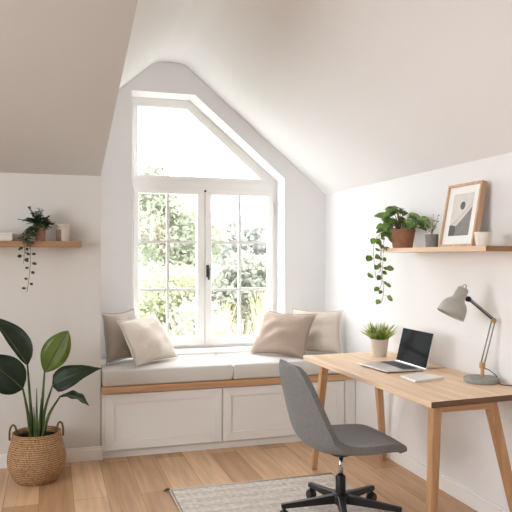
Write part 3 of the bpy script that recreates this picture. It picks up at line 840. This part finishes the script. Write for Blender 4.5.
# jar
jar = thing('lidded_jar', 'short beige ceramic jar on the left shelf by its end', 'jar', (.067, 4.42, ZS))
Cj = V((.067, 4.42, ZS))
bm = nb(); lathe(bm, [(0, 0), (.038, 0), (.041, .004), (.041, .092), (.039, .095), (0, .095)], 32, Matrix.Translation(Cj))
obj('jar_body', bm, M_jar, jar, bevel=.001)
bm = nb(); lathe(bm, [(.0, .0945), (.042, .0945), (.043, .097), (.043, .106), (.041, .109), (0, .109)], 32, Matrix.Translation(Cj))
obj('lid', bm, M_jar, jar, bevel=.001)
bm = nb()
n_ = 14
for i in range(n_):
    a0 = PI*1.0+PI*.42*i/n_; a1 = PI*1.0+PI*.42*(i+1)/n_
    v = [bm.verts.new(Cj+V((math.cos(a)*.0414, math.sin(a)*.0414, z))) for a, z in ((a0, .004), (a1, .004), (a1, .076), (a0, .076))]
    bm.faces.new(v)
obj('shade_patch', bm, M_jar_shade, jar, smooth=True, solid=.0006)['label'] = 'brown patch painting the shaded side of the jar'
bk = thing('storage_box', 'low white box at the left end of the left shelf', 'box', (-.39, 4.42, ZS))
bm = nb(); box(bm, -.52, -.235, 4.345, 4.50, ZS, ZS+.036)
obj('box_body', bm, M_potlid, bk, bevel=.003)
bm = nb(); box(bm, -.523, -.232, 4.342, 4.503, ZS+.036, ZS+.052)
obj('lid', bm, M_potlid, bk, bevel=.003)

# ------------------------------------------------------------------ right shelf
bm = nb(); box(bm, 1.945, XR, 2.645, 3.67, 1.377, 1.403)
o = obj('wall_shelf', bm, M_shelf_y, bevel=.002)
o.data.materials.append(M_end2_shaded)
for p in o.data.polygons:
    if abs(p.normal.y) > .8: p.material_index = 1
tag(o, 'pale oak shelf on the right wall above the desk', 'shelf')
ZT = 1.403
p2 = thing('potted_plant', 'trailing leafy plant in a terracotta pot on the right shelf', 'plant', (2.035, 3.575, ZT))
C2 = V((2.035, 3.575, ZT))
bm = nb(); lathe(bm, pot_prof(.058, .078, .115, .008), 36, Matrix.Translation(C2))
obj('pot', bm, M_terra, p2, bevel=.003)['label'] = 'reddish terracotta pot'
rnd = random.Random(21)
bL, bS = nb(), nb()
for k in range(72):
    az = rnd.uniform(0, 2*PI); rr = rnd.uniform(.02, .135); h = rnd.uniform(.0, .16)*(1-rr/.2)+.105
    e = C2+V((math.cos(az)*rr, math.sin(az)*rr, h+.015))
    if e.x > 2.125: e.x = 2.125-rnd.uniform(0, .04)
    st = C2+V((math.cos(az)*.02, math.sin(az)*.02, .098))
    mid = (st+e)/2+V((0, 0, .035))
    sp = bez(st, mid, mid, e, 6); tube(bS, sp, .0015, 5)
    l = rnd.uniform(.052, .09)
    dr = V((math.cos(az), math.sin(az), rnd.uniform(-.9, .1))).normalized()
    tip = e+dr*l
    if tip.x > 2.16: tip.x = 2.155
    leaf(bL, e, tip, l*.72, (math.cos(az)*.3-.2, -.6, .9), n=6, fold=.2, peak=.36, sag=.006)
for (ox, oy, ln, nl) in ((-.09, .03, .33, 13), (-.085, .075, .25, 9), (-.08, .10, .15, 6)):
    y_ = 3.595+oy*.5
    vine(bS, bL, [C2+V((-.04, .03, .105)), C2+V((-.1, oy, .09)), V((1.925, y_, ZT+.0)), V((1.922, y_+.005, ZT-ln*.45)), V((1.925, y_, ZT-ln*.8)), V((1.915, y_+.005, ZT-ln))], nl, .048, rnd)
vine(bS, bL, [C2+V((-.05, .03, .105)), V((1.945, 3.69, ZT+.09)), V((1.93, 3.745, ZT+.02)), V((1.93, 3.74, ZT-.1)), V((1.93, 3.715, ZT-.19))], 7, .062, rnd)
obj('foliage', bL, L_poth, p2, smooth=True); obj('vine_stem', bS, L_stem, p2, smooth=True)
# small grey pot with dry twigs
p3 = thing('potted_plant', 'tiny grey concrete pot with thin pale twigs on the right shelf', 'plant', (2.05, 3.275, ZT))
C3 = V((2.05, 3.275, ZT))
bm = nb(); lathe(bm, pot_prof(.034, .037, .075, .005), 28, Matrix.Translation(C3))
obj('pot', bm, M_concrete, p3, bevel=.002)
bm = nb(); bl_ = nb()
for k in range(9):
    az = rnd.uniform(0, 2*PI); e = C3+V((math.cos(az)*.035, math.sin(az)*.05, rnd.uniform(.12, .19)))
    tube(bm, bez(C3+V((0, 0, .062)), C3+V((0, 0, .1)), e-V((0, 0, .03)), e, 5), .0011, 5)
    for q in range(3):
        p = C3.lerp(e, .6+.18*q); leaf(bl_, p, p+V((rnd.uniform(-1, 1), rnd.uniform(-1, 1), .4)).normalized()*.018, .006, (0, -1, .4), n=3)
obj('twigs', bm, L_twig, p3, smooth=True); obj('foliage', bl_, L_vine, p3, smooth=True)
# framed print leaning on the wall
pf = thing('picture_frame', 'oak framed abstract grey print leaning on the right wall shelf', 'picture', (2.08, 3.05, ZT))
fb, ft = V((2.048, 0, ZT+.001)), V((2.112, 0, 1.745))
ux = (ft-fb); H_ = ux.length; uz = ux.normalized(); nx = V((-uz.z, 0, uz.x))   # towards the room
F0, F1 = 2.895, 3.20
def fp(a, b, off): # a along -y from far (0) to near (1)?  a in metres from far side, b up
    return fb+uz*b+nx*off+V((0, F1-a, 0))
W_ = F1-F0
def fslab(bm, a0, a1, b0, b1, o0, o1):
    hexa(bm, [fp(a0, b0, o0), fp(a1, b0, o0), fp(a1, b1, o0), fp(a0, b1, o0)], [fp(a0, b0, o1), fp(a1, b0, o1), fp(a1, b1, o1), fp(a0, b1, o1)])
bm = nb(); t = .014; D = .03
fslab(bm, 0, t, 0, H_, -D, 0.004); fslab(bm, W_-t, W_, 0, H_, -D, .004); fslab(bm, t, W_-t, 0, t, -D, .004); fslab(bm, t, W_-t, H_-t, H_, -D, .004)
obj('frame', bm, M_frameoak, pf, bevel=.002)
bm = nb(); fslab(bm, t, W_-t, t, H_-t, -.012, -.006)
mount = obj('mount', bm, M_paper, pf)
M_art0 = mat('print ground', (222, 219, 214), .8, noise=(25, .05)); M_art1 = mat('print grey', (140, 138, 136), .8, noise=(60, .12)); M_art2 = mat('print mid grey', (168, 166, 164), .8, noise=(60, .1)); M_art3 = mat('print dark', (104, 102, 100), .8, noise=(70, .15))
bm = nb(); fslab(bm, .062, W_-.062, .062, H_-.055, -.006, -.0052)
art = obj('print', bm, M_art0, pf)
def flat(name, pts, off, m):
    bm = nb(); a = [bm.verts.new(fp(x, y, off)) for x, y in pts]; bm.faces.new(a)
    o = obj(name, bm, m, None); o.parent = art; o.location = (0, 0, 0)
    return o
a0, a1, b0, b1 = .062, W_-.062, .062, H_-.055
flat('grey_disc', [(a0+.095+.022*math.cos(2*PI*k/28), b0+.163+.022*math.sin(2*PI*k/28)) for k in range(28)], -.0047, M_art3)
hill = [(a0+.04, b0)]+[(a0+.03+(a1-a0-.03)*k/14, b0+.04+.115*(k/14)**1.25) for k in range(15)]+[(a1, b0)]
flat('grey_hill', hill, -.0049, M_art1)
flat('dark_block', [(a0, b0), (a0+.055, b0), (a0+.06, b0+.03), (a0+.05, b0+.055), (a0+.004, b0+.06), (a0, b0+.055)], -.0046, M_art3)
flat('thin_line', [(a0+.015+(a1-a0-.015)*k/14, b0+.062+.115*(k/14)**1.2+.0) for k in range(15)]+[(a0+.015+(a1-a0-.015)*k/14, b0+.0595+.115*(k/14)**1.2) for k in range(14, -1, -1)], -.0045, M_art3)
# cup
cup = tag(obj('cup', (lambda b: (lathe(b, [(0, 0), (.030, 0), (.033, .004), (.041, .066), (.0415, .068), (.038, .068), (.031, .008), (0, .006)], 36, Matrix.Translation((1.995, 2.735, ZT))), b)[1])(nb()), M_white, smooth=True), 'small white cup in front of the picture frame on the shelf', 'cup')

# ------------------------------------------------------------------ desk grass plant
C4 = V((1.985, 3.775, ZD))
p4 = thing('potted_plant', 'spiky green grass plant in a beige pot on the desk', 'plant', C4)
bm = nb(); lathe(bm, pot_prof(.043, .058, .112, .007), 36, Matrix.Translation(C4))
obj('pot', bm, M_potwhite, p4, bevel=.002)
bm = nb(); rnd = random.Random(5)
for k in range(230):
    az = rnd.uniform(0, 2*PI); r0 = rnd.uniform(0, .035); el = rnd.uniform(.65, 1.5); L = rnd.uniform(.10, .16)
    b = C4+V((math.cos(az)*r0, math.sin(az)*r0, .094)); d = V((math.cos(az)*math.cos(el), math.sin(az)*math.cos(el), math.sin(el)))
    pts = [b+d*L*t-V((0, 0, .02*t*t)) for t in (0, .35, .7, 1)]
    sd = d.cross(V((rnd.uniform(-1, 1), rnd.uniform(-1, 1), .3))).normalized()
    ws = (.0028, .0035, .0025, .0003); prev = None
    for p, w in zip(pts, ws):
        if p.x > 2.165: p.x = 2.165
        cur = (bm.verts.new(p-sd*w), bm.verts.new(p+sd*w))
        if prev: bm.faces.new((prev[0], prev[1], cur[1], cur[0]))
        prev = cur
obj('grass_blades', bm, L_grass, p4)

# ------------------------------------------------------------------ outside
M_lawn = mat('lawn', (112, 116, 104), 1., noise=(3, .2))
bm = nb()
for (x, y, w, d) in ((3, 20, 60, 28.5),): box(bm, x-w, x+w, 6, y+d, -.75, -.7)
struct('ground', bm, M_lawn, 'garden lawn outside the window', 'ground')
T_a = leafmat('garden leaf mid', (134, 140, 122), (166, 171, 150), .7, .8, .5)  # garden leaf colours are paled and greyed to stand for haze
T_b = leafmat('garden leaf yellow green', (148, 152, 122), (178, 181, 150), .7, .8, .5)
T_c = leafmat('garden leaf grey green', (136, 140, 128), (166, 170, 154), .7, .8, .5)
T_d = leafmat('hazed garden leaf', (130, 133, 127), (148, 151, 145), .8, .6, .5)  # distance haze put into the far trees' leaf colour
T_g = leafmat('straw grass', (172, 162, 122), (202, 192, 152), .8, 2, .5)
T_bark = mat('bark', (134, 122, 106), .95, noise=(9, .2))
def crown(bm, blobs, n, ls, rnd):
    tot = sum(b[1]**2 for b in blobs)
    for (c, r, *sq) in blobs:
        sz = sq[0] if sq else 1.
        for k in range(int(n*r*r/tot)):
            v = V((rnd.gauss(0, 1), rnd.gauss(0, 1), rnd.gauss(0, 1))).normalized()*r*rnd.uniform(.55, 1.05)
            p = V(c)+V((v.x, v.y, v.z*sz)); l = ls*rnd.uniform(.6, 1.3)
            d = V((rnd.uniform(-1, 1), rnd.uniform(-1, 1), rnd.uniform(-1, .6))).normalized()
            s = d.cross(V((rnd.uniform(-1, 1), rnd.uniform(-1, 1), rnd.uniform(-1, 1)))).normalized()
            a = [bm.verts.new(q) for q in (p, p+d*l*.5+s*l*.28, p+d*l, p+d*l*.5-s*l*.28)]
            bm.faces.new(a)
def tree(name, label, cat, base, trunk, blobs, n, ls, m, seed, group='plants in the garden outside'):
    rnd = random.Random(seed)
    t = thing(name, label, cat, base, group)
    bm = nb(); B_ = V(base)
    for b in blobs:
        c = V(b[0]); tube(bm, bez(B_, B_+V((0, 0, (c.z-B_.z)*.5)), c-V((0, 0, b[1]*.5)), c, 8), [trunk*(1-.8*i/8) for i in range(9)], 7)
        for q in range(5):
            e = c+V((rnd.uniform(-1, 1), rnd.uniform(-1, 1), rnd.uniform(-.5, 1))).normalized()*b[1]*.8
            tube(bm, [c-V((0, 0, b[1]*.4)), (c+e)/2, e], [trunk*.3, trunk*.2, trunk*.08], 5)
    obj('trunk', bm, T_bark, t, smooth=True)
    bm = nb(); crown(bm, blobs, n, ls, rnd)
    obj('foliage', bm, m, t)
    return t
# view through the window: x/y about .13..0.33 from the camera
tree('tree', 'tall loose tree outside the left casement', 'tree', (2.3, 12.6, -.7), .09,
     [((1.9, 12.6, 1.9), .75), ((2.75, 12.9, 1.75), .6), ((1.75, 12.4, 2.6), .35), ((2.35, 12.7, 1.2), .6), ((1.85, 12.5, 3.0), .2), ((2.2, 12.6, 2.35), .32)], 5200, .12, T_a, 31)
tree('shrub', 'yellow-green bushy shrub outside the left casement', 'shrub', (1.75, 10.2, -.7), .05,
     [((1.6, 10.3, .75), .5), ((1.95, 10.2, .9), .35), ((1.4, 10.1, .4), .4), ((1.96, 10.2, .35), .42)], 4600, .085, T_b, 32)
tree('shrub', 'grey-green shrub low outside the left casement', 'shrub', (1.7, 8.9, -.7), .04,
     [((1.35, 8.6, .1), .4), ((1.85, 8.7, .45), .38), ((2.05, 8.7, .1), .35)], 2600, .075, T_c, 33)
tree('shrub', 'tall grey-green bush outside the right casement', 'shrub', (3.2, 11, -.7), .06,
     [((2.98, 11, .72), .52), ((3.55, 11.1, .75), .58), ((3.25, 11.1, 1.0), .45), ((2.78, 11, .5), .38)], 4200, .12, T_c, 34)
for i, (x, y, z, r, lab) in enumerate(((6.6, 22, 1.9, 1.2, 'pale far tree behind the right casement handle'), (9.6, 27, 1.7, 1.4, 'pale far tree at the right edge of the window'), (10, 35, 2.4, 1.5, 'pale taller tree farthest away through the right casement'), (5.2, 29, 2.2, 1.6, 'pale far tree behind the loose tree at left'))):
    tree('tree', lab, 'tree', (x, y, -.7), .12, [((x-r*.5, y, z), r*.8), ((x+r*.6, y, z-.2), r*.75), ((x, y, z-1.2), r)], 1500, .32, T_d, 40+i, 'trees on the horizon')
bm = nb()
def hump(bm, x0, x1, y, zf, d):
    n = 40; a = []; b = []
    for i in range(n+1):
        x = x0+(x1-x0)*i/n; a.append(bm.verts.new((x, y, -.7))); b.append(bm.verts.new((x, y+d*.5, zf(x))))
    c = [bm.verts.new((v.co.x, y+d, -.7)) for v in a]
    for r0, r1 in ((a, b), (b, c)):
        for i in range(n): bm.faces.new((r0[i], r0[i+1], r1[i+1], r1[i]))
hump(bm, -10, 50, 42, lambda x: 2.6+.9*math.sin(x*.22)+.25*math.sin(x*1.1), 8)
M_hill = mat('hazed far hills', (122, 126, 122), 1., noise=(.5, .08))  # grey tone carries the haze over the hills
struct('hills', bm, M_hill, 'pale hills on the horizon with haze in their colour', 'hills')
def grass(x, y, h, n, label, seed):
    rnd = random.Random(seed); t = thing('ornamental_grass', label, 'grass', (x, y, -.7), 'tall straw grasses outside the window')
    bm = nb()
    for k in range(n):
        az = rnd.uniform(0, 2*PI); sp = rnd.uniform(.03, .3); L = h*rnd.uniform(.6, 1.1)
        b = V((x+rnd.uniform(-.08, .08), y+rnd.uniform(-.08, .08), -.7))
        e = b+V((math.cos(az)*sp, math.sin(az)*sp, L)); m_ = b+V((math.cos(az)*sp*.3, math.sin(az)*sp*.3, L*.8))
        pts = bez(b, m_, m_, e, 5); sd = V((math.cos(az+1.57), math.sin(az+1.57), 0)); prev = None
        for i, p in enumerate(pts):
            w = .013*(1-i/5.3); cur = (bm.verts.new(p-sd*w), bm.verts.new(p+sd*w))
            if prev: bm.faces.new((prev[0], prev[1], cur[1], cur[0]))
            prev = cur
    obj('blades', bm, T_g, t)
grass(1.4, 7.0, 1.25, 130, 'straw coloured grass clump at the foot of the left casement', 51)
grass(1.95, 7.75, 1.45, 150, 'straw coloured grass clump just left of the black handle', 52)
grass(2.3, 7.05, 1.6, 280, 'straw coloured grass clump just right of the black handle', 53)
grass(2.8, 7.75, 1.55, 280, 'straw coloured grass clump behind the mauve pillow', 54)

# ------------------------------------------------------------------ light
w = bpy.data.worlds.new('World'); SC.world = w; w.use_nodes = True
bg = w.node_tree.nodes['Background']; bg.inputs['Color'].default_value = (.97, .985, 1, 1); bg.inputs['Strength'].default_value = 7
def portal(loc, rot, sx, sy):
    l = bpy.data.lights.new('portal', 'AREA'); l.shape = 'RECTANGLE'; l.size = sx; l.size_y = sy; l.cycles.is_portal = True
    o = bpy.data.objects.new('sky_portal', l); COL.objects.link(o); o.location = loc; o.rotation_euler = rot
portal((1.2, 5.40, 1.6), (-PI/2, 0, 0), 1.3, 2.1)
portal((XW-.14, 1.65, 1.45), (0, -PI/2, 0), 1.3, 2.1)
SC.cycles.diffuse_bounces = 6
SC.cycles.max_bounces = 10

# ------------------------------------------------------------------ camera
cam = bpy.data.cameras.new('camera'); co = bpy.data.objects.new('camera', cam); COL.objects.link(co); SC.camera = co
cam.sensor_width = 36; cam.lens = 661/512*36; cam.shift_y = 1/512
yaw = math.atan(204/661)
co.location = (0, 0, 1.35); co.rotation_euler = (PI/2, 0, -yaw)
cam.clip_start = .05; cam.clip_end = 200
SC.view_settings.view_transform = 'Standard'
SC.view_settings.exposure = .68
